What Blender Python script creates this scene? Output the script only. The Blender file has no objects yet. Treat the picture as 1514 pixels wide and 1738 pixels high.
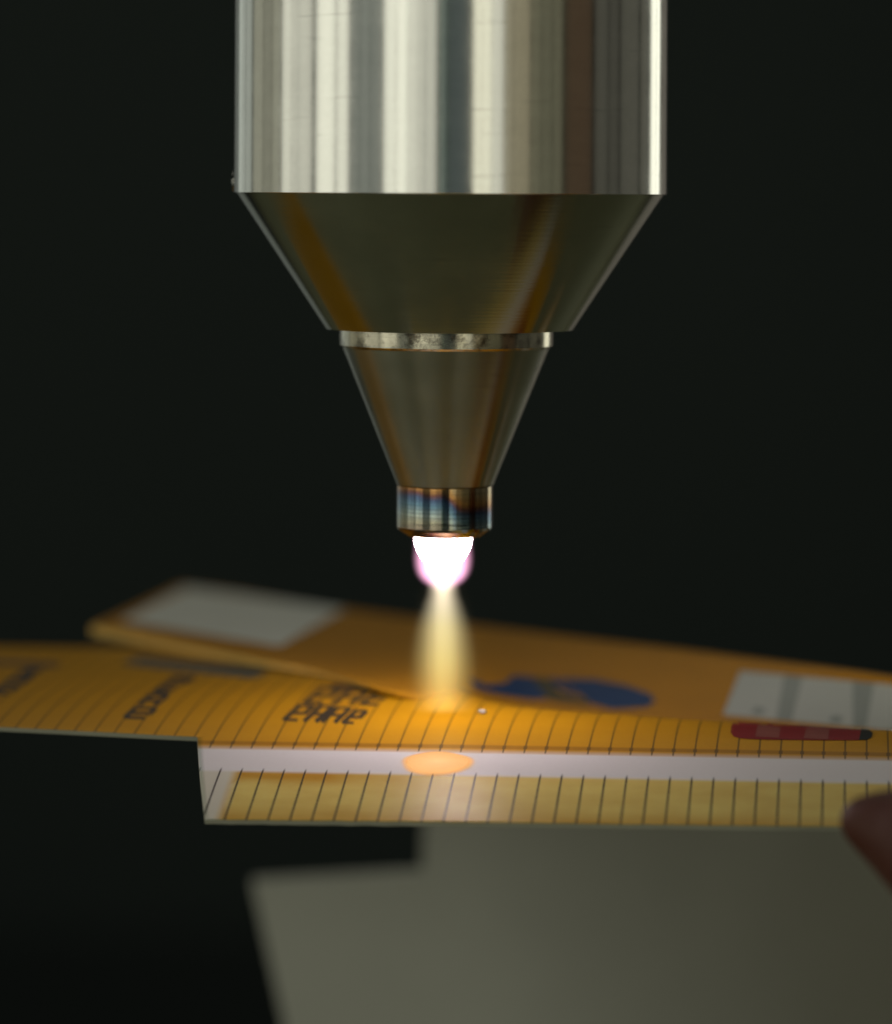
import bpy, bmesh, math, random
from mathutils import Vector, Matrix, noise
random.seed(7)
scene = bpy.context.scene
COL = scene.collection
MM = 0.001                      # the scene is written in millimetres and built at real size

# ------------------------------------------------------------------ camera, world, lamps, exposure
FPX, W, H = 6000.0, 1514.0, 1738.0       # focal length in picture widths of the photograph
CX, HY = 757.0, 329.0                    # centre column and eye level
D = 240.0                                # camera to nozzle axis, mm
cam_d = bpy.data.cameras.new('camera')
cam = bpy.data.objects.new('camera', cam_d)
COL.objects.link(cam)
cam.location = (0, -D*MM, 0)
cam.rotation_euler = (math.radians(90), 0, 0)
cam_d.sensor_fit = 'VERTICAL'
cam_d.sensor_height = 36
cam_d.lens = FPX*36/H
cam_d.shift_y = -(H/2-HY)/H
cam_d.clip_start = 0.01
cam_d.clip_end = 20
cam_d.dof.use_dof = True
cam_d.dof.focus_distance = (D-8)*MM
cam_d.dof.aperture_fstop = cam_d.lens/7.5
cam_d.dof.aperture_blades = 0
scene.camera = cam

world = bpy.data.worlds.new('World')
scene.world = world
world.use_nodes = True
world.node_tree.nodes['Background'].inputs[0].default_value = (0.5, 0.6, 0.5, 1)
world.node_tree.nodes['Background'].inputs[1].default_value = 0.006

scene.view_settings.view_transform = 'Standard'
scene.view_settings.look = 'None'
scene.view_settings.exposure = 0
scene.view_settings.gamma = 1
scene.cycles.use_denoising = True
scene.cycles.max_bounces = 8
scene.cycles.sample_clamp_indirect = 6
scene.cycles.volume_step_rate = 0.5
scene.cycles.caustics_reflective = True

def lamp(az0, az1, L, colour, r=600, z0=-85, z1=205):
    """an upright lamp panel round the nozzle; az 0 is towards the camera, positive to its right; L is its radiance"""
    az = math.radians((az0+az1)/2)
    wid = 2*r*math.tan(math.radians(abs(az1-az0)/2))
    d = bpy.data.lights.new('lamp', 'AREA')
    d.shape = 'RECTANGLE'
    d.size, d.size_y = wid*MM, (z1-z0)*MM
    d.energy = L*math.pi*d.size*d.size_y
    d.color = colour
    o = bpy.data.objects.new('lamp', d)
    COL.objects.link(o)
    o.location = (r*math.sin(az)*MM, -r*math.cos(az)*MM, (z0+z1)/2*MM)
    o.rotation_euler = Vector((math.sin(az), -math.cos(az), 0)).to_track_quat('Z', 'Y').to_euler()
    return o

def bank(az0, az1, L, colour, n, **kw):
    """one reflected band, split into n added strips of uneven brightness"""
    cuts = [az0]
    w = [random.uniform(.55, 1.45) for _ in range(n)]
    for q in w:
        cuts.append(cuts[-1]+q/sum(w)*(az1-az0))
    for a, c in zip(cuts[:-1], cuts[1:]):
        g = .12*(c-a)*random.random()
        lamp(a+g, c-g, L*random.uniform(.78, 1.16), colour, **kw)

WARM, NEUT, COOL = (1, .98, .80), (1, 1, .87), (.93, 1, .90)  # the dim entries below stand in for lit walls in the reflections
lamp(-166, -153, .12, COOL, z0=-230)  # dim light added for the pale left rim of the cones
bank(-152, -129, .60, COOL, 3)
bank(-128, -100, .36, (1, 1, .80), 3)
bank(-99, -77, 1.0, NEUT, 3)
bank(-75, -54, 1.40, NEUT, 2)
bank(-53, -36, .36, COOL, 3)
bank(-35, -22, 1.5, NEUT, 2)
bank(-22, -7, 1.25, NEUT, 3)
lamp(-5, -3, .40, (.75, 1, .88))
lamp(-1, 9, .12, (.8, 1, 1))
bank(11, 21, 1.45, WARM, 2)
lamp(21.4, 27, 1.1, NEUT)
bank(27.5, 41, .40, (1, .90, .62), 3)
bank(42, 60, .22, (1, .97, .66), 3)
lamp(62, 78, .085, (1, .66, .40))  # stands in for a brown object reflected in the barrel
bank(80, 127, .11, (1, .98, .80), 4)
bank(130, 145, 1.9, (1, 1, .86), 2)
lamp(148, 164, .12, (1, .9, .75), z0=-230)  # dim light added for the right rim of the cones
# added light high up behind the nozzle: gives the sheen on the bent lip of the ruler
d = bpy.data.lights.new('lip_sheen_light', 'AREA')
d.shape = 'RECTANGLE'
d.size, d.size_y = .62, .26
d.energy = 1.0*math.pi*d.size*d.size_y
d.color = (1, .97, .86)
o = bpy.data.objects.new('lip_sheen_light', d)
COL.objects.link(o)
o.location = (-.04, .50, .50)
o.rotation_euler = (Vector((-.04, .50, .54))).to_track_quat('Z', 'Y').to_euler()

# ------------------------------------------------------------------ helpers
def node_mat(name):
    m = bpy.data.materials.new(name)
    m.use_nodes = True
    nt = m.node_tree
    return m, nt, nt.nodes, nt.links

def N(nt, typ, **kw):
    n = nt.nodes.new(typ)
    for k, v in kw.items():
        if k.startswith('i_'):
            n.inputs[int(k[2:])].default_value = v
        else:
            setattr(n, k, v)
    return n

def M(nt, op, a, b=None, c=None, clamp=False):
    n = nt.nodes.new('ShaderNodeMath')
    n.operation = op
    n.use_clamp = clamp
    for k, v in enumerate((a, b, c)):
        if v is None:
            continue
        if isinstance(v, (int, float)):
            n.inputs[k].default_value = v
        else:
            nt.links.new(v, n.inputs[k])
    return n.outputs[0]

def step(nt, x, e0, e1):
    """0 at e0, 1 at e1, smooth between"""
    n = nt.nodes.new('ShaderNodeMapRange')
    n.interpolation_type = 'SMOOTHSTEP'
    nt.links.new(x, n.inputs[0])
    n.inputs[1].default_value = e0
    n.inputs[2].default_value = e1
    return n.outputs[0]

def mixc(nt, f, a, b):
    n = nt.nodes.new('ShaderNodeMix')
    n.data_type = 'RGBA'
    for s, v in ((n.inputs[0], f), (n.inputs[6], a), (n.inputs[7], b)):
        if isinstance(v, (int, float)):
            s.default_value = v
        elif isinstance(v, tuple):
            s.default_value = (*v, 1)
        else:
            nt.links.new(v, s)
    return n.outputs[2]

def ramp(nt, x, pts):
    n = nt.nodes.new('ShaderNodeValToRGB')
    e = n.color_ramp.elements
    e[0].position, e[0].color = pts[0][0], (*pts[0][1], 1)
    e[1].position, e[1].color = pts[-1][0], (*pts[-1][1], 1)
    for p, c in pts[1:-1]:
        q = e.new(p)
        q.color = (*c, 1)
    nt.links.new(x, n.inputs[0])
    return n.outputs[0]

def paper(name, col, rough=.5, spec=.3, var=.12, scale=300):
    """plain printed or bare card: colour with faint mottling and fibre relief"""
    m, nt, nd, ln = node_mat(name)
    b = nd['Principled BSDF']
    tc = N(nt, 'ShaderNodeTexCoord')
    nz = N(nt, 'ShaderNodeTexNoise')
    nz.inputs['Scale'].default_value = scale
    nz.inputs['Detail'].default_value = 5
    ln.new(tc.outputs['Object'], nz.inputs['Vector'])
    dark = tuple(c*(1-var) for c in col)
    lite = tuple(min(1, c*(1+var)) for c in col)
    ln.new(mixc(nt, nz.outputs[0], dark, lite), b.inputs['Base Color'])
    b.inputs['Roughness'].default_value = rough
    b.inputs['Specular IOR Level'].default_value = spec
    bp = N(nt, 'ShaderNodeBump')
    bp.inputs['Strength'].default_value = .15
    bp.inputs['Distance'].default_value = 0.00005
    ln.new(nz.outputs[0], bp.inputs['Height'])
    ln.new(bp.outputs[0], b.inputs['Normal'])
    return m

def link(name, me, mat=None, parent=None, smooth=False):
    o = bpy.data.objects.new(name, me)
    COL.objects.link(o)
    if mat:
        me.materials.append(mat)
    if smooth:
        for p in me.polygons:
            p.use_smooth = True
    if parent:
        o.parent = parent
    return o

def from_bm(name, bm, mat=None, parent=None, smooth=False, normals=True):
    if normals:
        bmesh.ops.recalc_face_normals(bm, faces=bm.faces)
    me = bpy.data.meshes.new(name)
    bm.to_mesh(me)
    bm.free()
    return link(name, me, mat, parent, smooth)

def thing(name, label, cat, loc=(0, 0, 0), group=None):
    o = bpy.data.objects.new(name, None)
    COL.objects.link(o)
    o.empty_display_size = .01
    o.location = Vector(loc)*MM
    o['label'], o['category'] = label, cat
    if group:
        o['group'] = group
    return o

def lathe(name, prof, mat, parent, seg=192, closed=True, sharp=True):
    """prof: [(radius, z)] in mm, turned about the z axis"""
    bm = bmesh.new()
    rings = []
    for r, z in prof:
        if r < 1e-6:
            rings.append([bm.verts.new((0, 0, z*MM))])
        else:
            rings.append([bm.verts.new((r*math.cos(2*math.pi*k/seg)*MM, r*math.sin(2*math.pi*k/seg)*MM, z*MM)) for k in range(seg)])
    pairs = list(zip(rings[:-1], rings[1:]))
    if closed:
        pairs.append((rings[-1], rings[0]))
    for a, b in pairs:
        for k in range(seg):
            j = (k+1) % seg
            if len(a) == 1 and len(b) == 1:
                continue
            if len(a) == 1:
                bm.faces.new((a[0], b[k], b[j]))
            elif len(b) == 1:
                bm.faces.new((a[k], a[j], b[0]))
            else:
                bm.faces.new((a[k], a[j], b[j], b[k]))
    bmesh.ops.recalc_face_normals(bm, faces=bm.faces)
    if sharp:
        for e in bm.edges:
            if len(e.link_faces) == 2 and e.calc_face_angle(0) > math.radians(12):
                e.smooth = False
    return from_bm(name, bm, mat, parent, smooth=True)

def pix(p):
    """where a point (mm) shows in the photograph"""
    d = D+p[1]
    return CX+FPX*p[0]/d, HY-FPX*p[2]/d

# ------------------------------------------------------------------ setting: backdrop and bench
m, nt, nd, ln = node_mat('dark_backdrop')
b = nd['Principled BSDF']
tc = N(nt, 'ShaderNodeTexCoord')
nz = N(nt, 'ShaderNodeTexNoise')
nz.inputs['Scale'].default_value = 4
nz.inputs['Detail'].default_value = 4
ln.new(tc.outputs['Object'], nz.inputs['Vector'])
ln.new(mixc(nt, nz.outputs[0], (.041, .053, .050), (.060, .075, .071)), b.inputs['Base Color'])
b.inputs['Roughness'].default_value = .9
b.inputs['Specular IOR Level'].default_value = .1
BACK = m
bm = bmesh.new()
bmesh.ops.create_grid(bm, x_segments=40, y_segments=30, size=.5)
for v in bm.verts:
    x, y = v.co.x, v.co.y
    v.co = Vector((x*2.4, .72+.012*noise.noise(Vector((x*5, y*3, 0))), y*1.0+.30))
o = from_bm('backdrop', bm, BACK, smooth=True)
o['kind'] = 'structure'
o.data.materials[0] = BACK

bench_m = paper('bench_top', (.22, .22, .14), .55, .3, .25, 12)
bm = bmesh.new()
bmesh.ops.create_cube(bm, size=1)
for v in bm.verts:
    v.co = Vector((v.co.x*1.3, v.co.y*1.05+.03, v.co.z*.03-.215))
bmesh.ops.bevel(bm, geom=bm.edges[:], offset=.002, segments=2, affect='EDGES')
o = from_bm('ground', bm, bench_m)
o['kind'] = 'structure'

# ------------------------------------------------------------------ turned steel
def steel(name, base, rough, tint=False, aniso=.75, mottle=False):
    m, nt, nd, ln = node_mat(name)
    b = nd['Principled BSDF']
    b.inputs['Metallic'].default_value = 1
    b.inputs['Roughness'].default_value = rough
    b.inputs['Anisotropic'].default_value = aniso
    b.inputs['Anisotropic Rotation'].default_value = .25
    tg = N(nt, 'ShaderNodeTangent', direction_type='RADIAL', axis='Z')
    ln.new(tg.outputs[0], b.inputs['Tangent'])
    tc = N(nt, 'ShaderNodeTexCoord')
    sep = N(nt, 'ShaderNodeSeparateXYZ')
    ln.new(tc.outputs['Object'], sep.inputs[0])
    # turning marks: fine rings, broken up a little round the circumference
    mp = N(nt, 'ShaderNodeMapping')
    mp.inputs['Scale'].default_value = (60, 60, 9000)
    ln.new(tc.outputs['Object'], mp.inputs[0])
    nz = N(nt, 'ShaderNodeTexNoise')
    nz.inputs['Scale'].default_value = 1
    nz.inputs['Detail'].default_value = 3
    ln.new(mp.outputs[0], nz.inputs['Vector'])
    # dull smears and handling marks
    n2 = N(nt, 'ShaderNodeTexNoise')
    mp2 = N(nt, 'ShaderNodeMapping')
    mp2.inputs['Scale'].default_value = (180, 180, 330)
    ln.new(tc.outputs['Object'], mp2.inputs[0])
    n2.inputs['Scale'].default_value = 1
    n2.inputs['Detail'].default_value = 6
    n2.inputs['Roughness'].default_value = .65
    ln.new(mp2.outputs[0], n2.inputs['Vector'])
    # short scratches lying round the barrel
    mp3 = N(nt, 'ShaderNodeMapping')
    mp3.inputs['Scale'].default_value = (220, 220, 2600)
    ln.new(tc.outputs['Object'], mp3.inputs[0])
    n3 = N(nt, 'ShaderNodeTexNoise')
    n3.inputs['Scale'].default_value = 1
    n3.inputs['Detail'].default_value = 2
    ln.new(mp3.outputs[0], n3.inputs['Vector'])
    scr = M(nt, 'MULTIPLY', step(nt, n3.outputs[0], .60, .72), step(nt, n2.outputs[0], .48, .62))
    col = mixc(nt, step(nt, n2.outputs[0], .3, .75), tuple(c*.93 for c in base), tuple(min(1, c*1.05) for c in base))
    col = mixc(nt, M(nt, 'MULTIPLY', scr, .22), col, tuple(c*.55 for c in base))
    if mottle:  # random mottling that darkens the collar
        n5 = N(nt, 'ShaderNodeTexNoise')
        n5.inputs['Scale'].default_value = 260
        n5.inputs['Detail'].default_value = 6
        n5.inputs['Roughness'].default_value = .7
        ln.new(tc.outputs['Object'], n5.inputs['Vector'])
        col = mixc(nt, step(nt, n5.outputs[0], .34, .50), (.09, .075, .05), col)
    if tint:
        # heat colours of steel, straw to bronze to blue to grey, with an uneven front
        n4 = N(nt, 'ShaderNodeTexNoise')
        n4.inputs['Scale'].default_value = 300
        n4.inputs['Detail'].default_value = 3
        ln.new(tc.outputs['Object'], n4.inputs['Vector'])
        wob = M(nt, 'MULTIPLY', M(nt, 'SUBTRACT', n4.outputs[0], .5), 1.1)
        # the front runs lower towards the right of the tip
        lean = M(nt, 'MULTIPLY', step(nt, sep.outputs[0], -.0002, .0014), 1.05)
        zz = M(nt, 'ADD', M(nt, 'MULTIPLY', sep.outputs[2], 1000), 19.70)      # 0 at the top of the tip, -3.3 at the bottom
        tt = M(nt, 'DIVIDE', M(nt, 'ADD', M(nt, 'MULTIPLY', zz, -1), M(nt, 'SUBTRACT', wob, lean)), 3.3)
        tc2 = ramp(nt, M(nt, 'ADD', M(nt, 'MULTIPLY', tt, .7), .28), [(0, (.30, .26, .19)), (.20, (.34, .26, .14)), (.32, (.33, .17, .055)), (.385, (.13, .06, .05)), (.45, (.06, .09, .16)),
                                 (.55, (.11, .19, .25)), (.68, (.27, .32, .30)), (.80, (.33, .31, .22)), (.93, (.25, .19, .14)), (1, (.05, .03, .022))])
        ln.new(tc2, b.inputs['Base Color'])
    else:
        ln.new(col, b.inputs['Base Color'])
    rr = M(nt, 'ADD', M(nt, 'MULTIPLY', n2.outputs[0], .10), rough-.05)
    ln.new(rr, b.inputs['Roughness'])
    bp = N(nt, 'ShaderNodeBump')
    bp.inputs['Strength'].default_value = .38
    bp.inputs['Distance'].default_value = 0.000012
    ln.new(M(nt, 'ADD', nz.outputs[0], M(nt, 'MULTIPLY', scr, .5)), bp.inputs['Height'])
    ln.new(bp.outputs[0], b.inputs['Normal'])
    return m

STEEL = steel('turned_steel', (.61, .605, .555), .19)
STEEL_SHOULDER = steel('turned_steel_shoulder', (.47, .49, .40), .165, aniso=.85)
STEEL_CONE = steel('turned_steel_cone', (.50, .50, .41), .25, aniso=.90)
STEEL_TIP = steel('heat_tinted_steel', (.6, .55, .45), .08, tint=True)
STEEL_COLLAR = steel('mottled_steel_collar', (.50, .47, .36), .22, mottle=True)
BORE = paper('sooty_bore', (.03, .025, .02), .6, .3)

nozzle = thing('cutting_nozzle', 'shiny turned steel plasma nozzle pointing straight down with stepped cones and a heat-tinted tip', 'nozzle', (0.30, 0, 0))
nozzle.rotation_euler = (0, math.radians(.3), 0)
lathe('barrel', [(0, 130), (14.2, 130), (14.66, 129.5), (14.66, .04), (14.62, 0), (14.3, -.01), (0, -.01)], STEEL, nozzle, 256, closed=False)
lathe('shoulder_cone', [(0, -.012), (14.50, -.012), (14.48, -.05), (8.44, -9.16), (0, -9.16)], STEEL_SHOULDER, nozzle, 256, closed=False)
parts = [lathe('collar', [(0, -9.17), (7.25, -9.17), (7.26, -9.6), (7.24, -10.25), (7.10, -10.40), (0, -10.40)], STEEL_COLLAR, nozzle, closed=False)]
parts.append(lathe('nozzle_cone', [(0, -10.41), (7.04, -10.41), (7.02, -10.46), (3.40, -19.42), (3.30, -19.70), (0, -19.70)], STEEL_CONE, nozzle, closed=False))
tip = lathe('tip', [(2.15, -19.71), (3.20, -19.71), (3.26, -19.78), (3.26, -22.55), (3.18, -22.75), (2.62, -23.10), (2.5, -23.20), (2.16, -23.22), (2.12, -23.1)], STEEL_TIP, nozzle)
parts.append(tip)
for k, p in enumerate(parts):                       # the lower pieces sit a hair off the barrel's axis
    p.location.x = (-.22, -.25, -.28)[k]*MM
lathe('bore', [(0, -20.5), (2.11, -20.5), (2.11, -23.05), (2.0, -23.05), (2.0, -20.6), (0, -20.6)], BORE, tip, 64, closed=False)
# small screw head standing out at the back of the barrel
bm = bmesh.new()
bmesh.ops.create_cone(bm, cap_ends=True, segments=24, radius1=.75*MM, radius2=.62*MM, depth=.7*MM)
bmesh.ops.transform(bm, matrix=Matrix.Translation(Vector((-14.62, 4.2, .75))*MM) @ Matrix.Rotation(math.radians(-90), 4, 'Y') , verts=bm.verts)
from_bm('screw', bm, STEEL, nozzle)

# ------------------------------------------------------------------ the ruler card: a thin sheet bent down along its front
PHI = math.radians(6.7)
EU = Vector((math.cos(PHI), -math.sin(PHI), 0))
TV = Vector((math.sin(PHI), math.cos(PHI), 0))
OR = Vector((0, -7, -(1279-HY)/FPX*(D-7)))
SL = [(-14, 19.5), (-6, 18.7), (-3.7, 17), (-2.8, 14), (-.3, 13.5), (.4, 12.5), (1.0, 12), (1.5, 10.5), (4, 9), (9, 4.4), (15, .9), (24, -.7), (60, -1.4), (120, -1.4)]
SLR = [(-14, 19.5), (-6, 18.7), (-3.7, 17), (-2.8, 14), (-.3, 13.5), (.4, 12.5), (1.0, 12), (1.5, 10.5), (4, 8), (9, 2), (16, -9), (21, -36), (120, -40)]
_DV = .05
def table(SL):
    def slope(v):
        for (a, sa), (b, sb) in zip(SL[:-1], SL[1:]):
            if v <= b:
                return math.tan(math.radians(sa+(sb-sa)*(v-a)/(b-a)))
        return math.tan(math.radians(SL[-1][1]))
    tab = {0: 0.0}
    w = 0.0
    for k in range(0, 2000):
        w += slope((k+.5)*_DV)*_DV
        tab[k+1] = w
    w = 0.0
    for k in range(0, -280, -1):
        w -= slope((k-.5)*_DV)*_DV
        tab[k-1] = w
    return tab
T_FLAT, T_ROLL = table(SL), table(SLR)
def look(tab, v):
    k = math.floor(v/_DV)
    k = max(-279, min(1998, k))
    f = v/_DV-k
    return tab[k]*(1-f)+tab[k+1]*f
def sm(x, a, b):
    t = max(0, min(1, (x-a)/(b-a)))
    return t*t*(3-2*t)
def tight(u):
    return 1+.024*max(0, u-4)
def prof(u, v):
    # flat towards the left, rolled over and out of sight towards the right
    s_ = sm(u, -3, 4.5)
    q = tight(u) if v > 0 else 1
    return look(T_FLAT, v)*(1-s_)+look(T_ROLL, v*q)/q*s_
def bow(u, v):
    # the sheet is not dead flat
    return .10*math.sin(u*.045+.6)*min(1, max(0, (v+4)/12))
def surf(u, v, up=0.0):
    return OR+EU*u+TV*v+Vector((0, 0, prof(u, v)+bow(u, v)+up))
def flat(u, v, up=0.0):
    return OR+EU*u+TV*v+Vector((0, 0, look(T_FLAT, v)+bow(u, v)+up))
def uv_at(px, py):
    """the ruler point (u, v) seen at a place of the photograph"""
    u = (px-CX)*.039
    v = 0.0
    for _ in range(60):
        p = surf(u, v)
        qx, qy = pix(p)
        e = .02
        ax, ay = pix(surf(u+e, v))
        bx, by = pix(surf(u, v+e))
        a, c, b_, d_ = (ax-qx)/e, (ay-qy)/e, (bx-qx)/e, (by-qy)/e
        det = a*d_-b_*c
        rx, ry = px-qx, py-qy
        du, dv = (rx*d_-b_*ry)/det, (a*ry-c*rx)/det
        u += max(-6, min(6, du))
        v += max(-3, min(3, dv))
        v = max(-13.5, min(95, v))
    return u, v

nA, nB = uv_at(335, 1251), uv_at(348, 1391)        # the two corners of the cut-out
fR = uv_at(1430, 1403)                              # front edge on the right
lE = uv_at(20, 1235)                                # front edge on the left
bL = uv_at(10, 1097)                                # rear edge on the left
VB = bL[1]
UL, UR = -62.0, 36.0
def v_front(u):
    return nB[1]+(fR[1]-nB[1])*(u-nB[0])/(fR[0]-nB[0])+.07*noise.noise(Vector((u*.9, 3.1, 0)))+.03*noise.noise(Vector((u*4.1, 8.3, 0)))
def v_left(u):
    return nA[1]+(lE[1]-nA[1])*(u-nA[0])/(lE[0]-nA[0])
def u_notch(v):
    if v >= nA[1]:
        return nA[0]
    t = (v-nA[1])/(nB[1]-nA[1])
    return nA[0]+(nB[0]-nA[0])*t-.10*math.sin(math.pi*min(1, t))

T_OFF = uv_at(733, 1321)[0]
PITCH = 1.40
m, nt, nd, ln = node_mat('ruler_print')
b = nd['Principled BSDF']
uvn = N(nt, 'ShaderNodeUVMap')
uvn.uv_map = 'mm'
sep = N(nt, 'ShaderNodeSeparateXYZ')
ln.new(uvn.outputs[0], sep.inputs[0])
U, V = sep.outputs[0], sep.outputs[1]
nz = N(nt, 'ShaderNodeTexNoise')
mp = N(nt, 'ShaderNodeMapping')
mp.inputs['Scale'].default_value = (.22, .5, 1)
ln.new(uvn.outputs[0], mp.inputs[0])
nz.inputs['Scale'].default_value = 1
nz.inputs['Detail'].default_value = 4
ln.new(mp.outputs[0], nz.inputs['Vector'])
nf = N(nt, 'ShaderNodeTexNoise')
nf.inputs['Scale'].default_value = 3.5
nf.inputs['Detail'].default_value = 6
ln.new(uvn.outputs[0], nf.inputs['Vector'])
yellow = mixc(nt, nz.outputs[0], (.64, .315, .003), (.72, .370, .005))
yellow = mixc(nt, M(nt, 'MULTIPLY', nf.outputs[0], .35), yellow, (.52, .21, .003))
# reflected sheen painted on the bent-down lip: pale colour over the yellow, in patches
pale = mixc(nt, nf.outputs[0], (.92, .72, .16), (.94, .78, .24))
lip_sheen = M(nt, 'ADD', M(nt, 'MULTIPLY', M(nt, 'SUBTRACT', nz.outputs[0], .5), .8), .74)
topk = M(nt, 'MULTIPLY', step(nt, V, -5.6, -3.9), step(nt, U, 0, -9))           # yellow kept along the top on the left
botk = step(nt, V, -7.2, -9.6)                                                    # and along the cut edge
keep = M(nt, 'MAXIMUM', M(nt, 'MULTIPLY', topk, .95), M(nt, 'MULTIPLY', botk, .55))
lip_sheen = M(nt, 'SUBTRACT', lip_sheen, M(nt, 'MULTIPLY', keep, .8), clamp=True)
corner = step(nt, U, nB[0]+1.5, nB[0]+.4)  # greyish left end of the same painted reflection
lip_sheen = M(nt, 'MAXIMUM', lip_sheen, corner)
lip = mixc(nt, lip_sheen, yellow, mixc(nt, corner, pale, (.78, .74, .62)))
white = mixc(nt, nf.outputs[0], (.86, .83, .83), (.90, .87, .87))  # stripe: the lilac sheen along the bend, put into the base colour
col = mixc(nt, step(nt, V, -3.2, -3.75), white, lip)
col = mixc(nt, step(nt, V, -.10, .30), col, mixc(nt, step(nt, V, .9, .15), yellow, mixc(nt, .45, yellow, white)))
# fine ruled line just above the white stripe
ru = M(nt, 'MULTIPLY', step(nt, V, .80, 1.0), step(nt, V, 1.75, 1.35))
col = mixc(nt, M(nt, 'MULTIPLY', ru, .55), col, (.30, .11, .004))
# tick marks
fr = M(nt, 'ABSOLUTE', M(nt, 'SUBTRACT', M(nt, 'FRACT', M(nt, 'ADD', M(nt, 'DIVIDE', M(nt, 'SUBTRACT', U, T_OFF), PITCH), 100.5)), .5))
wob = M(nt, 'MULTIPLY', M(nt, 'SUBTRACT', nf.outputs[0], .5), .04)
tk = step(nt, M(nt, 'ADD', fr, wob), .062, .030)
lower = step(nt, V, -2.75, -3.55)
upper = step(nt, V, .05, .45)
tk = M(nt, 'MULTIPLY', tk, M(nt, 'MAXIMUM', M(nt, 'MULTIPLY', lower, .9), M(nt, 'MULTIPLY', upper, .66)))
# thicker foot of each tick on the ruled line
ft = M(nt, 'MULTIPLY', step(nt, fr, .11, .07), ru)
tk = M(nt, 'MAXIMUM', tk, M(nt, 'MULTIPLY', ft, .6))
col = mixc(nt, tk, col, (.035, .022, .012))
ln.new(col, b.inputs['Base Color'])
b.inputs['Roughness'].default_value = .40
b.inputs['Specular IOR Level'].default_value = .10
b.inputs['Coat Weight'].default_value = 0
b.inputs['Coat Roughness'].default_value = .22
bp = N(nt, 'ShaderNodeBump')
bp.inputs['Strength'].default_value = .12
bp.inputs['Distance'].default_value = 0.00004
ln.new(nf.outputs[0], bp.inputs['Height'])
ln.new(bp.outputs[0], b.inputs['Normal'])
RULER = m
EDGE = paper('cut_card_edge', (.36, .36, .27), .6, .2)
UNDER = paper('card_underside', (.30, .27, .18), .7, .2)

def thicken(name, bm, thick, top, edge, under, parent=None, uvf=None):
    """close a one-sided sheet (top faces in bm) into a card `thick` mm deep"""
    bm.normal_update()
    if sum(f.normal.z for f in bm.faces) < 0:
        bmesh.ops.reverse_faces(bm, faces=bm.faces[:])
    topf = bm.faces[:]
    vs = bm.verts[:]
    low = {}
    for v in vs:
        t = thick(v.co) if callable(thick) else thick
        low[v] = bm.verts.new(v.co+Vector((0, 0, -t*MM)))
    bnd = [(e.verts[0], e.verts[1], e.link_loops[0]) for e in bm.edges if e.is_boundary]
    for f in topf:
        g = bm.faces.new([low[v] for v in reversed(f.verts)])
        g.material_index = 2
    for a, c, lp in bnd:
        if lp.vert is not a:
            a, c = c, a
        g = bm.faces.new((c, a, low[a], low[c]))
        g.material_index = 1
    for f in topf:
        f.smooth = True
    me = bpy.data.meshes.new(name)
    bm.to_mesh(me)
    bm.free()
    o = link(name, me, None, parent)
    for mm in (top, edge, under):
        me.materials.append(mm)
    return o

ruler = thing('ruler', 'yellow card ruler with black ticks, a sheen painted as a white stripe and a notched, bent-down front edge', 'ruler', tuple(surf(0, 0)))
RO = surf(0, 0)
bm = bmesh.new()
uvl = bm.loops.layers.uv.new('mm')
store = {}
def addv(u, v):
    k = (round(u, 4), round(v, 4))
    if k not in store:
        store[k] = bm.verts.new((surf(u, v)-RO)*MM)
        store[store[k]] = (u, v)
    return store[k]
rows_back = [(k/70)**1.4 for k in range(71)]
def v_back(u):
    s_ = sm(u, -4, 4)
    return VB*(1-s_)+21/tight(u)*s_
nfr = 60
cols_r = [k/120 for k in range(121)]
gridv = []
for k in range(nfr):                                   # the lip, from its front edge up to the cut-out's inner corner
    row = []
    for c in cols_r:
        t = k/nfr
        un = u_notch(nB[1]+(nA[1]-nB[1])*t)
        u = un+(UR-un)*c
        vf = v_front(u)
        row.append(addv(u, vf+(nA[1]-vf)*t))
    gridv.append(row)
for f_ in rows_back:
    gridv.append([addv(u, nA[1]+(v_back(u)-nA[1])*f_) for u in (nA[0]+(UR-nA[0])*c for c in cols_r)])
def quad(a, b_, c, d_):
    f = bm.faces.new((a, b_, c, d_))
    for lp in f.loops:
        lp[uvl].uv = store[lp.vert]
for r0, r1 in zip(gridv[:-1], gridv[1:]):
    for k in range(len(r0)-1):
        quad(r0[k], r0[k+1], r1[k+1], r1[k])
gl = []
for f_ in rows_back:                                   # the part left of the cut-out
    row = []
    for c in range(41):
        u = UL+(nA[0]-UL)*c/40
        vl = v_left(u)
        row.append(addv(u, vl+(VB-vl)*f_))
    gl.append(row)
for r0, r1 in zip(gl[:-1], gl[1:]):
    for k in range(len(r0)-1):
        quad(r0[k], r0[k+1], r1[k+1], r1[k])
sheet = thicken('sheet', bm, .28, RULER, EDGE, UNDER, ruler)

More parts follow.
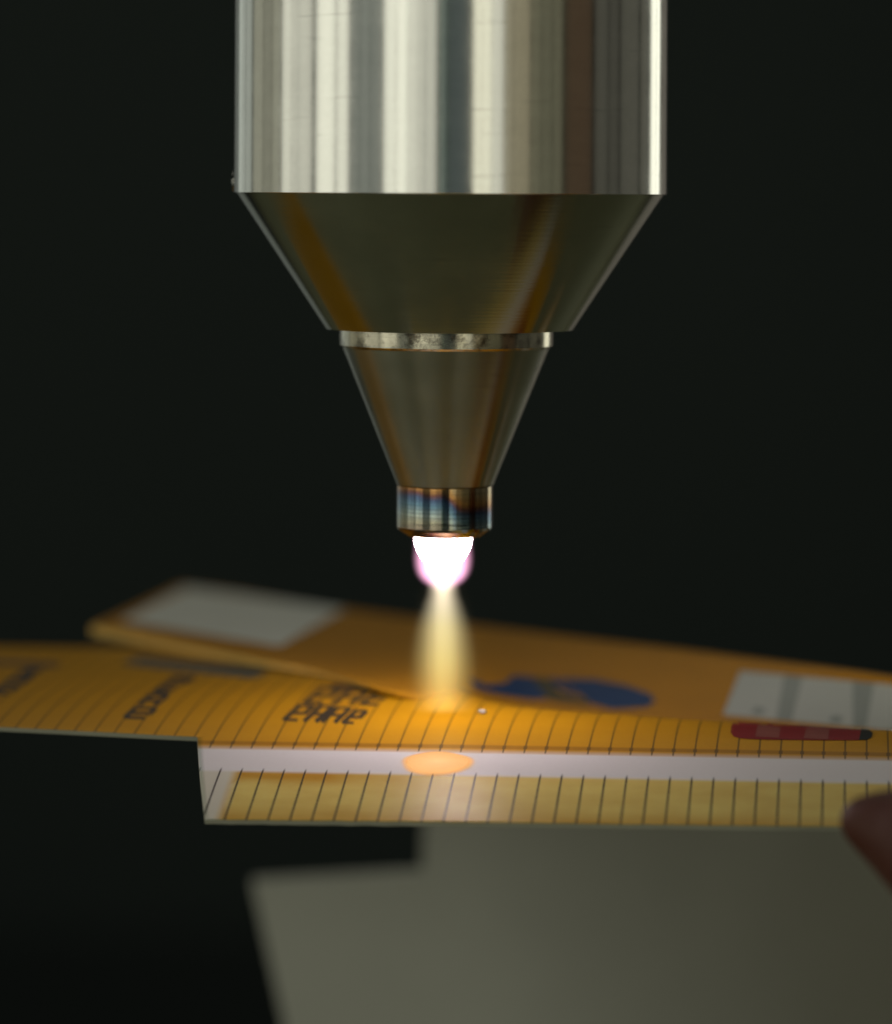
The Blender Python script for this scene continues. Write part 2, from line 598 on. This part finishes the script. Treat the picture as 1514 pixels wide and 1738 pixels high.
INK = paper('black_ink', (.034, .022, .010), .5, .3)
INK_THIN = paper('faded_ink', (.16, .075, .012), .5, .3)
def decal(name, poly, mat, parent, fn, origin, inv, up=.02, grid=.0):
    """flat print lying on a sheet: outline points (picture places) carried to the sheet, a few hundredths of a mm proud"""
    bm = bmesh.new()
    bm.faces.new([bm.verts.new((px, py, 0)) for px, py in poly])
    bmesh.ops.triangulate(bm, faces=bm.faces[:])
    for _ in range(5):
        es = [e for e in bm.edges if abs(e.verts[0].co.x-e.verts[1].co.x) > 14 or abs(e.verts[0].co.y-e.verts[1].co.y) > 7]
        if not es:
            break
        bmesh.ops.subdivide_edges(bm, edges=es, cuts=1)
        bmesh.ops.triangulate(bm, faces=bm.faces[:])
    for v in bm.verts:
        v.co = (fn(*inv(v.co.x, v.co.y), up)-origin)*MM
    bm.normal_update()
    if sum(g.normal.z for g in bm.faces) < 0:
        bmesh.ops.reverse_faces(bm, faces=bm.faces[:])
    return from_bm(name, bm, mat, parent, normals=False)
def on_ruler(name, poly, mat, up=.02):
    return decal(name, poly, mat, ruler, surf, RO, uv_at, up)

# sideways printed figures, seen almost edge on
def stroke(pts, w, mat=None, up=.02):
    """one bar of a figure: a band w picture points wide along pts"""
    L, Rr = [], []
    for k, (x, y) in enumerate(pts):
        a, c = pts[max(0, k-1)], pts[min(len(pts)-1, k+1)]
        dx, dy = c[0]-a[0], c[1]-a[1]
        n = math.hypot(dx, dy)
        h = w/3.4 if abs(dy) > .3*abs(dx) else w/6
        L.append((x-dy/n*h, y+dx/n*h))
        Rr.append((x+dy/n*h, y-dx/n*h))
    return on_ruler('print_bar', L+Rr[::-1], mat or INK, up)
def glyph(x, y, w, h, ln, kind=0):
    """one blurred, unreadable character lying along the ticks"""
    up = lambda a, t: (x+a+ln*h*t, y+a*.03-h*t)
    made = [stroke([up(0, 0), up(0, .5), up(0, 1)], 12)]
    if kind != 1:
        made.append(stroke([up(w, .0 if kind == 0 else .45), up(w, .72), up(w, 1)], 12))
    made.append(stroke([up(0, .97), up(w*.5, .97), up(w, .97)], 12))
    made.append(stroke([up(0, .48), up(w*.5, .48), up(w*.95, .48)], 13))
    if kind:
        made.append(stroke([up(0, .06), up(w*.5, .05), up(w, .04)], 13))
    return made
def mark(glyphs):
    """the characters of one printed mark, joined into one flat print"""
    bm = bmesh.new()
    for g_ in glyphs:
        for o_ in glyph(*g_):
            bm.from_mesh(o_.data)
            bpy.data.objects.remove(o_)
    from_bm('lettering', bm, INK, ruler, normals=False)
mark([(481, 1223, 23, 26, 1.1, 2), (516, 1225, 20, 27, 1.1, 0), (546, 1226, 22, 25, 1.1, 0), (581, 1228, 18, 22, 1.1, 2),
      (516, 1194, 30, 27, 1.25, 2), (564, 1195, 30, 26, 1.3, 0), (612, 1196, 28, 22, 1.4, 1)])
mark([(211, 1219, 34, 18, 1.1, 2), (236, 1197, 26, 18, 1.25, 0), (262, 1176, 26, 15, 1.5, 1), (286, 1158, 26, 9, 2.0, 0)])
mark([(-12, 1178, 24, 16, 1.25, 2), (10, 1160, 24, 14, 1.5, 0), (34, 1144, 24, 9, 2.0, 1)])
stroke([(560, 1167), (620, 1169), (690, 1172)], 34, INK_THIN, .014)
stroke([(-20, 1124), (40, 1126), (100, 1129)], 26, INK_THIN)
# grey patch at the rear edge of the ruler
FIELD = paper('grey_patch', (.12, .115, .085), .5, .2)
on_ruler('rear_patch', [(206, 1128), (430, 1152), (462, 1137), (236, 1114)], FIELD, .012)

# red printed badge with two washed-out blocks and a black end
RED = paper('red_print', (.26, .006, .008), .45, .14)
PINK = paper('washed_red_print', (.29, .075, .055), .45, .14)
BLK = paper('black_print', (.008, .010, .006), .45, .14)
badge = on_ruler('badge', [(1240, 1244), (1241, 1233), (1247, 1225), (1262, 1223), (1300, 1227), (1400, 1235), (1462, 1239), (1460, 1257), (1400, 1257), (1300, 1256), (1258, 1254), (1246, 1251)], RED, .03)
bp_ = [('badge_block', [(1287, 1227), (1326, 1230), (1322, 1253), (1282, 1251)], PINK),
       ('badge_block', [(1369, 1234), (1408, 1237), (1405, 1256), (1364, 1254)], PINK),
       ('badge_end', [(1462, 1238), (1476, 1240), (1481, 1245), (1479, 1252), (1472, 1256), (1458, 1257)], BLK)]
for nm, poly, mm in bp_:
    on_ruler(nm, poly, mm, .042)

# ------------------------------------------------------------------ the printed card lying over the back of the ruler
# stations along the card: picture places of its front and rear edge, and how far they stand above the ruler
ST = [((155, 1062), (308, 995), 1.3, 1.9), ((250, 1081), (400, 1006), 1.05, 1.6), ((350, 1102), (500, 1022), .85, 1.3), ((450, 1122), (600, 1036), .70, 1.1),
      ((545, 1141), (700, 1048), .40, .95), ((690, 1184), (830, 1064), .17, .85), ((870, 1217, 15), (985, 1082), 0, .75), ((1060, 1230, 15), (1150, 1100), 0, .7),
      ((1225, 1243, 13), (1290, 1117), 0, .65), ((1400, 1262, 11), (1440, 1135), 0, .6), ((1560, 1279, 9), (1570, 1153), 0, .55), ((1650, 1288, 8), (1655, 1162), 0, .5)]
def unproj_up(px, py, up):
    """the point standing `up` mm above the ruler's plane that is seen at a place of the photograph"""
    u, v = (px-CX)*.042, 20.0
    for _ in range(80):
        p = flat(u, v, up)
        qx, qy = pix(p)
        e = .02
        ax, ay = pix(flat(u+e, v, up))
        bx, by = pix(flat(u, v+e, up))
        a, c, b_, d_ = (ax-qx)/e, (ay-qy)/e, (bx-qx)/e, (by-qy)/e
        det = a*d_-b_*c
        rx, ry = px-qx, py-qy
        u += max(-6, min(6, (rx*d_-b_*ry)/det))
        v += max(-3, min(3, (a*ry-c*rx)/det))
        v = max(-13.5, min(95, v))
    return flat(u, v, up)
SF = [unproj_up(*s[0], s[2]) if len(s[0]) == 2 else Vector(((s[0][0]-CX)/FPX*(D+s[0][2]), s[0][2], -(s[0][1]-HY)/FPX*(D+s[0][2]))) for s in ST]
SR = [unproj_up(*s[1], s[3]) for s in ST]
def cat(P, a):
    """smooth curve through the stations"""
    n = len(P)-1
    a = max(0, min(n-1e-6, a))
    k = int(a)
    t = a-k
    p0, p1, p2, p3 = P[max(0, k-1)], P[k], P[k+1], P[min(n, k+2)]
    return .5*((2*p1)+(p2-p0)*t+(2*p0-5*p1+4*p2-p3)*t*t+(3*p1-p0-3*p2+p3)*t**3)
def cardf(a, b_, up=0.0):
    p = cat(SF, a)*(1-b_)+cat(SR, a)*b_
    q = p-OR
    if q.dot(TV) < v_back(q.dot(EU)):
        p.z = max(p.z, surf(q.dot(EU), min(95, q.dot(TV))).z+.09)
    return p+Vector((0, 0, up))
_last = [0.0, 0.0]
def card_at(px, py):
    a, b_ = _last
    if math.hypot(pix(cardf(a, b_))[0]-px, pix(cardf(a, b_))[1]-py) > 60:
        best = None
        for i in range(56):
            for j in range(6):
                qx, qy = pix(cardf(i*.2, j*.2))
                d = (qx-px)**2+((qy-py)*2)**2
                if best is None or d < best[0]:
                    best = (d, i*.2, j*.2)
        a, b_ = best[1:]
    for _ in range(25):
        qx, qy = pix(cardf(a, b_))
        e = .003
        ax, ay = pix(cardf(a+e, b_))
        bx, by = pix(cardf(a, b_+e))
        m1, m3, m2, m4 = (ax-qx)/e, (ay-qy)/e, (bx-qx)/e, (by-qy)/e
        det = m1*m4-m2*m3
        if abs(det) < 1e-9:
            break
        rx, ry = px-qx, py-qy
        a += max(-.3, min(.3, (rx*m4-m2*ry)/det))
        b_ += max(-.3, min(.3, (m1*ry-m3*rx)/det))
    _last[:] = (a, b_)
    return a, b_
YEL = paper('orange_print', (.52, .235, .005), .5, .12, .10, 200)
CEDGE = paper('cream_card_edge', (.82, .52, .14), .65, .2)
WHITE = paper('white_print', (.86, .88, .78), .5, .3, .06)
WHITE2 = paper('white_box_print', (.52, .56, .50), .5, .3, .06)
GREY = paper('grey_print', (.31, .35, .31), .5, .3)
BLUE = paper('blue_print', (.010, .050, .155), .45, .14)
BLUE2 = paper('faded_blue_print', (.085, .075, .03), .45, .14)
card = thing('printed_card', 'orange card with white panels and blue emblem, curled up over the ruler', 'card', tuple(SF[5]))
CO = SF[5].copy()
bm = bmesh.new()
g = [[bm.verts.new((cardf(i*11/110, j/16)-CO)*MM) for i in range(111)] for j in range(17)]
for j in range(16):
    for i in range(110):
        bm.faces.new((g[j][i], g[j][i+1], g[j+1][i+1], g[j+1][i]))
thicken('sheet', bm, lambda co: .05+.65*max(0, min(1, (-co.x/MM-1)/16)), YEL, YEL, UNDER, card)
sh = bpy.data.objects['sheet.001']
sh.data.materials.append(CEDGE)
for p in sh.data.polygons:
    if p.material_index == 1 and p.center.x < -3*MM:
        p.material_index = 3
def on_card(name, poly, mat, up=.04):
    return decal(name, poly, mat, card, cardf, CO, card_at, up)
on_card('white_panel', [(205, 1054), (318, 998), (585, 1035), (475, 1098)], WHITE)
# blue emblem: an oval with a wing-like gap
on_card('emblem', [(796, 1150), (826, 1164), (858, 1160), (872, 1147), (902, 1149), (900, 1174), (930, 1186), (900, 1188), (840, 1178), (806, 1170)], BLUE, .04)
on_card('emblem', [(950, 1152), (1010, 1154), (1062, 1164), (1104, 1179), (1112, 1192), (1096, 1201), (1040, 1204), (1006, 1196), (985, 1180), (966, 1166)], BLUE, .04)
on_card('emblem', [(904, 1150), (930, 1151), (926, 1164), (950, 1176), (1000, 1190), (1000, 1198), (932, 1189), (903, 1173)], BLUE2, .03)
on_card('emblem', [(934, 1151), (946, 1152), (964, 1166), (985, 1182), (962, 1175), (938, 1163)], BLUE, .03)
on_card('white_panel', [(1226, 1214), (1256, 1139), (1530, 1164), (1530, 1243)], GREY, .02)
for poly in ([(1228, 1213), (1257, 1141), (1331, 1147), (1317, 1222)], [(1344, 1224), (1362, 1150), (1447, 1157), (1448, 1234)], [(1470, 1236), (1484, 1160), (1590, 1170), (1590, 1246)]):
    on_card('white_box', poly, WHITE2, .03)
for px in (1283, 1415):
    on_card('box_mark', [(px-9, 1212+(px-1283)*.11), (px+12, 1214+(px-1283)*.11), (px+16, 1203+(px-1283)*.11), (px-2, 1200+(px-1283)*.11)], GREY, .036)

# small bright chip lying where the flame meets the cards
bm = bmesh.new()
bmesh.ops.create_icosphere(bm, subdivisions=2, radius=.30*MM)
for v in bm.verts:
    v.co *= 1+.35*noise.noise(v.co*3000)
    v.co.z *= .5
chip = from_bm('chip', bm, paper('white_chip', (.42, .45, .46), .45, .4), smooth=False)
u_, v_ = uv_at(818, 1211)
chip.location = surf(u_, v_, .15)*MM
chip['label'] = 'tiny pale chip lying on the ruler just right of where the flame ends'
chip['category'] = 'chip'

# ------------------------------------------------------------------ grey board behind and below
BOARD = paper('grey_board', (.57, .575, .50), .8, .15, .16, 45)
Yb = 62.0
def at(px, py, y):
    return Vector(((px-CX)/FPX*(D+y), y, -(py-HY)/FPX*(D+y)))
poly = [at(722, 1330, Yb), at(716, 1483, Yb), at(428, 1499, Yb), at(482, 1738, Yb), at(700, 5000, Yb), at(3000, 5000, Yb), at(3000, 1400, Yb), at(1500, 1330, Yb)]
bot = -199.6
poly[4] = Vector((poly[4].x-20, Yb, bot)); poly[5] = Vector((poly[5].x, Yb, bot))
ctr = Vector((15, Yb, bot))
bm = bmesh.new()
bm.faces.new([bm.verts.new((p-ctr)*MM) for p in poly])
for k in range(-14, 80):
    bmesh.ops.bisect_plane(bm, geom=bm.verts[:]+bm.edges[:]+bm.faces[:], plane_co=(k*2.5*MM, 0, 0), plane_no=(1, 0, 0))
r = bmesh.ops.extrude_face_region(bm, geom=bm.faces[:])
bmesh.ops.translate(bm, verts=[e for e in r['geom'] if isinstance(e, bmesh.types.BMVert)], vec=(0, 2.2*MM, 0))
for v in bm.verts:
    x = v.co.x/MM+12
    if x > 0:
        v.co.y += (.0125*min(x, 60)**2+1.5*max(0, x-60))*MM  # bowed back on the right so that side shades off darker
bmesh.ops.recalc_face_normals(bm, faces=bm.faces)
for e in bm.edges:
    if len(e.link_faces) == 2 and e.calc_face_angle(0) > .6:
        e.smooth = False
for f in bm.faces:
    f.smooth = True
board = from_bm('cardboard_sheet', bm, BOARD)
board.location = ctr*MM
board['label'] = 'plain grey cardboard sheet with a stepped left edge, standing behind and below the ruler'
board['category'] = 'cardboard'

# ------------------------------------------------------------------ hand holding the ruler's right end
SKIN = None
m, nt, nd, ln = node_mat('skin')
b = nd['Principled BSDF']
tc = N(nt, 'ShaderNodeTexCoord')
nz = N(nt, 'ShaderNodeTexNoise')
nz.inputs['Scale'].default_value = 350
nz.inputs['Detail'].default_value = 5
ln.new(tc.outputs['Object'], nz.inputs['Vector'])
ln.new(mixc(nt, nz.outputs[0], (.075, .019, .009), (.105, .030, .014)), b.inputs['Base Color'])
b.inputs['Roughness'].default_value = .55
b.inputs['Specular IOR Level'].default_value = .3
bp = N(nt, 'ShaderNodeBump')
bp.inputs['Strength'].default_value = .6
bp.inputs['Distance'].default_value = 0.0002
ln.new(nz.outputs[0], bp.inputs['Height'])
ln.new(bp.outputs[0], b.inputs['Normal'])
SKIN = m
NAIL = paper('nail', (.26, .11, .08), .35, .4)

def skinned(name, chains, mat, parent, root=0):
    """chains: lists of (x, y, z, radius) in mm; the first point of a chain is joined to the nearest earlier point when close"""
    verts, rad, edges = [], [], []
    for ch in chains:
        prev = None
        for k, (x, y, z, r) in enumerate(ch):
            p = Vector((x, y, z))
            idx = None
            for i, q in enumerate(verts):
                if (q-p).length < .01:
                    idx = i
            if idx is None:
                verts.append(p)
                rad.append(r)
                idx = len(verts)-1
            if prev is not None:
                edges.append((prev, idx))
            prev = idx
    me = bpy.data.meshes.new(name)
    me.from_pydata([v for v in verts], edges, [])
    tmp = bpy.data.objects.new(name+'_skeleton', me)
    COL.objects.link(tmp)
    sk = tmp.modifiers.new('skin', 'SKIN')
    sk.use_smooth_shade = True
    for i, v in enumerate(me.skin_vertices[0].data):
        v.radius = (rad[i], rad[i])
        v.use_root = (i == root)
    sub = tmp.modifiers.new('sub', 'SUBSURF')
    sub.levels = sub.render_levels = 2
    dg = bpy.context.evaluated_depsgraph_get()
    out = bpy.data.meshes.new_from_object(tmp.evaluated_get(dg))
    bpy.data.objects.remove(tmp)
    for v in out.vertices:
        v.co *= MM
    o = link(name, out, None, parent, smooth=True)
    out.materials.clear()
    out.materials.append(mat)
    return o

ft = at(1408, 1392, -29.5)           # the fingertip
hand = thing('hand', 'dark reddish fingertip of a hand pinching the right end of the ruler', 'hand', tuple(ft))
P = lambda x, y, z, r: (x, y, z, r)
wrist = P(92, -22, -66, 17)
palm1 = P(76, -24, -50, 16)
palm2 = P(60, -28, -36, 13)
hand_chains = [
    [wrist, palm1, palm2],
    [wrist, P(124, -18, -88, 20)],
    # index finger reaching in to the front edge of the ruler
    [palm2, P(44, -29, -21, 7.4), P(26, -26, -11, 6.4), P(13.5, -10, -4.2, 5.7), P(6.8, -3.0, -1.7, 4.9), P(3.2, 0, -.3, 2.6), P(.5, .6, .2, 1.0)],
    # middle, ring and little finger curled below the sheet
    [palm2, P(46, -18, -38, 7.4), P(30, -8, -40, 6.6), P(24, 6, -36, 6.0), P(30, 14, -32, 5.0)],
    [palm1, P(58, -12, -54, 7.2), P(44, -2, -56, 6.4), P(39, 12, -52, 5.6), P(45, 19, -48, 4.8)],
    [palm1, P(64, -8, -68, 6.4), P(53, 2, -70, 5.6), P(49, 13, -66, 4.9), P(54, 18, -62, 4.2)],
    # thumb closing on the sheet from above, off to the right
    [palm1, P(62, -6, -24, 8.6), P(48, 4, 2, 7.4), P(36, 8, 9.6, 6.2), P(29, 9, 9.5, 4.6)],
]
skinned('skin', hand_chains, SKIN, hand, 0)

# ------------------------------------------------------------------ the plasma flame
flame = thing('plasma_flame', 'white and pink plasma jet under the nozzle tip with a pale yellow tail', 'flame', (-.20, 0, -23.2))
FX, FZ = -.20, -23.2
def zf(py):                                    # picture row to height above the flame's foot point
    return -(py-HY)/FPX*D-FZ
m, nt, nd, ln = node_mat('plasma_core')
nd.remove(nd['Principled BSDF'])
em = N(nt, 'ShaderNodeEmission')
em.inputs[0].default_value = (1, .82, .86, 1)
em.inputs[1].default_value = 46
ln.new(em.outputs[0], nd['Material Output'].inputs['Surface'])
CORE = m
core_prof = [(0, zf(903)), (1.93, zf(903)), (1.94, zf(916)), (1.87, zf(925)), (1.72, zf(935)), (1.50, zf(945)), (1.24, zf(953)), (.98, zf(960)), (.72, zf(968)), (.50, zf(976)), (.33, zf(984)), (.18, zf(992)), (0, zf(998))]
core = lathe('core', core_prof, CORE, flame, 96, closed=False, sharp=False)

def volume_mat(name, build, skin_col):
    m, nt, nd, ln = node_mat(name)
    nd.remove(nd['Principled BSDF'])
    tc = N(nt, 'ShaderNodeTexCoord')
    sep = N(nt, 'ShaderNodeSeparateXYZ')
    ln.new(tc.outputs['Object'], sep.inputs[0])
    x = M(nt, 'MULTIPLY', sep.outputs[0], 1000)
    y = M(nt, 'MULTIPLY', sep.outputs[1], 1000)
    z = M(nt, 'MULTIPLY', sep.outputs[2], 1000)
    r = M(nt, 'SQRT', M(nt, 'ADD', M(nt, 'MULTIPLY', x, x), M(nt, 'MULTIPLY', y, y)))
    col, strength = build(nt, ln, r, z, tc)
    em = N(nt, 'ShaderNodeEmission')
    if isinstance(col, tuple):
        em.inputs[0].default_value = (*col, 1)
    else:
        ln.new(col, em.inputs[0])
    ln.new(strength, em.inputs[1])
    ln.new(em.outputs[0], nd['Material Output'].inputs['Volume'])
    tr = N(nt, 'ShaderNodeBsdfTransparent')
    sk = N(nt, 'ShaderNodeEmission')
    sk.inputs[0].default_value = (*skin_col, 1)
    sk.inputs[1].default_value = .0008
    ad = N(nt, 'ShaderNodeAddShader')
    ln.new(tr.outputs[0], ad.inputs[0])
    ln.new(sk.outputs[0], ad.inputs[1])
    ln.new(ad.outputs[0], nd['Material Output'].inputs['Surface'])
    return m

def curve(nt, x, pts):
    """piecewise straight function of x through pts"""
    n = nt.nodes.new('ShaderNodeFloatCurve')
    lo, hi = pts[0][0], pts[-1][0]
    mr = nt.nodes.new('ShaderNodeMapRange')
    nt.links.new(x, mr.inputs[0])
    mr.inputs[1].default_value, mr.inputs[2].default_value = lo, hi
    top = max(p[1] for p in pts)
    c = n.mapping.curves[0]
    q = [((p[0]-lo)/(hi-lo), p[1]/top) for p in pts]
    c.points[0].location = q[0]
    c.points[1].location = q[-1]
    for p in q[1:-1]:
        c.points.new(*p)
    n.mapping.update()
    nt.links.new(mr.outputs[0], n.inputs['Value'])
    return M(nt, 'MULTIPLY', n.outputs[0], top)

def glow_build(nt, ln, r, z, tc):
    R = curve(nt, z, [(zf(1030), .25), (zf(1012), .55), (zf(997), 1.15), (zf(985), 1.68), (zf(970), 2.0), (zf(952), 2.13), (zf(930), 2.10), (zf(909), 2.06)])
    k = M(nt, 'DIVIDE', r, R)
    s = step(nt, k, 1.04, .50)
    fade = step(nt, z, zf(1008), zf(968))
    return (1, .46, .70), M(nt, 'MULTIPLY', M(nt, 'MULTIPLY', s, fade), 1150)
GLOW = volume_mat('pink_glow', glow_build, (1, .5, .7))
lathe('glow', [(0, zf(909.5)), (2.17, zf(909.5)), (2.25, zf(930)), (2.25, zf(955)), (2.1, zf(972)), (1.8, zf(986)), (1.4, zf(1000)), (.9, zf(1012)), (0, zf(1016))], GLOW, flame, 64, closed=False, sharp=False)

def tail_build(nt, ln, r, z, tc):
    S = curve(nt, z, [(zf(1222), 1.25), (zf(1180), 1.30), (zf(1130), 1.32), (zf(1090), 1.22), (zf(1055), 1.05), (zf(1025), .82), (zf(1000), .64), (zf(975), .60)])
    I = curve(nt, z, [(zf(1222), .22), (zf(1212), .30), (zf(1190), .50), (zf(1160), .64), (zf(1130), .76), (zf(1090), .82), (zf(1050), .90), (zf(1015), 1.15), (zf(995), 1.7), (zf(980), 2.0), (zf(970), 1.6)])
    mp = N(nt, 'ShaderNodeMapping')
    mp.inputs['Scale'].default_value = (2600, 2600, 90)
    ln.new(tc.outputs['Object'], mp.inputs[0])
    nz = N(nt, 'ShaderNodeTexNoise')
    nz.inputs['Scale'].default_value = 1
    nz.inputs['Detail'].default_value = 2
    ln.new(mp.outputs[0], nz.inputs['Vector'])
    k = M(nt, 'DIVIDE', r, S)
    ga = M(nt, 'POWER', 2.718, M(nt, 'MULTIPLY', M(nt, 'MULTIPLY', k, k), -1))
    ga = M(nt, 'MULTIPLY', ga, step(nt, k, 2.1, 1.5))
    st = M(nt, 'MULTIPLY', M(nt, 'DIVIDE', M(nt, 'MULTIPLY', I, ga), M(nt, 'MULTIPLY', S, .00177)), M(nt, 'ADD', .75, M(nt, 'MULTIPLY', nz.outputs[0], .5)))
    col = ramp(nt, step(nt, z, zf(1215), zf(990)), [(0, (1, .70, .20)), (.4, (1, .80, .30)), (.75, (1, .85, .42)), (1, (1, .84, .60))])
    return col, st
TAIL = volume_mat('yellow_tail', tail_build, (1, .8, .4))
u0, v0 = uv_at(757, 1219)
lathe('tail', [(0, zf(975)), (1.3, zf(982)), (1.75, zf(1010)), (2.3, zf(1060)), (2.9, zf(1110)), (2.95, zf(1190)), (2.7, zf(1206)), (0, zf(1208))], TAIL, flame, 64, closed=False, sharp=False)

# the flame's reflection on the white stripe, built as a glowing disc
m, nt, nd, ln = node_mat('flame_reflection')
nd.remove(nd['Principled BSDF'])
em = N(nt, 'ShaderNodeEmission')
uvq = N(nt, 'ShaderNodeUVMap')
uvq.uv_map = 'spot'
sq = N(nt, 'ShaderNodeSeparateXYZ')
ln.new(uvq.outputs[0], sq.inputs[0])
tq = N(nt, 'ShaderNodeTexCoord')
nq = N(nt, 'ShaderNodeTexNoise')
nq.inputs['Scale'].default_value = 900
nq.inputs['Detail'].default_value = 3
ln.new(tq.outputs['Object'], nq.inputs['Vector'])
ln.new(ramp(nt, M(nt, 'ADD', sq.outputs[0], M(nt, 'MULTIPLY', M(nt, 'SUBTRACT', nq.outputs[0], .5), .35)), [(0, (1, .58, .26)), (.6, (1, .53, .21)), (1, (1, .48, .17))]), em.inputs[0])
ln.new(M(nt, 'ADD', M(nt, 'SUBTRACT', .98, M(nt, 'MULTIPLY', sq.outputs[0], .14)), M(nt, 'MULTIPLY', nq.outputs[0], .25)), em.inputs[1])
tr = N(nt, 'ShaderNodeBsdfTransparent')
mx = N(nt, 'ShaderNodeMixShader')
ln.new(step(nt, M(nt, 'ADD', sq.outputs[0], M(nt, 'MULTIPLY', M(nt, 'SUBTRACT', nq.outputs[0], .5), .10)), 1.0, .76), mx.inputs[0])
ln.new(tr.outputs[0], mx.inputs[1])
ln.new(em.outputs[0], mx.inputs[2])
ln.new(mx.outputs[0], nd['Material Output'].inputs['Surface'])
REFLECTION = m
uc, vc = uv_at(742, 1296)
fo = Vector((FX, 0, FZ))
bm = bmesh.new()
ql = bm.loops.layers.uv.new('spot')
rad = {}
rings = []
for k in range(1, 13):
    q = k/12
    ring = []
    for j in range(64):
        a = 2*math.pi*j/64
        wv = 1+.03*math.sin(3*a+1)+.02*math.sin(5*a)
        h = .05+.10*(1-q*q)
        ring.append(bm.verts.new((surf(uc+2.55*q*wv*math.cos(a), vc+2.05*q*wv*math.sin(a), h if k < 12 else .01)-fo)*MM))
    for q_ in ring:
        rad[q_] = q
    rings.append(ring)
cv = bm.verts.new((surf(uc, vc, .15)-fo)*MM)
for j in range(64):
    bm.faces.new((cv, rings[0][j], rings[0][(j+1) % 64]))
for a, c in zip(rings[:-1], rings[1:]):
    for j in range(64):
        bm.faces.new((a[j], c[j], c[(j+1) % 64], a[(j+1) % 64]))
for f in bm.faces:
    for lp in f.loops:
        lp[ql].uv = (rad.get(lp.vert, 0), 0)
from_bm('flame_reflection', bm, REFLECTION, flame, smooth=True)
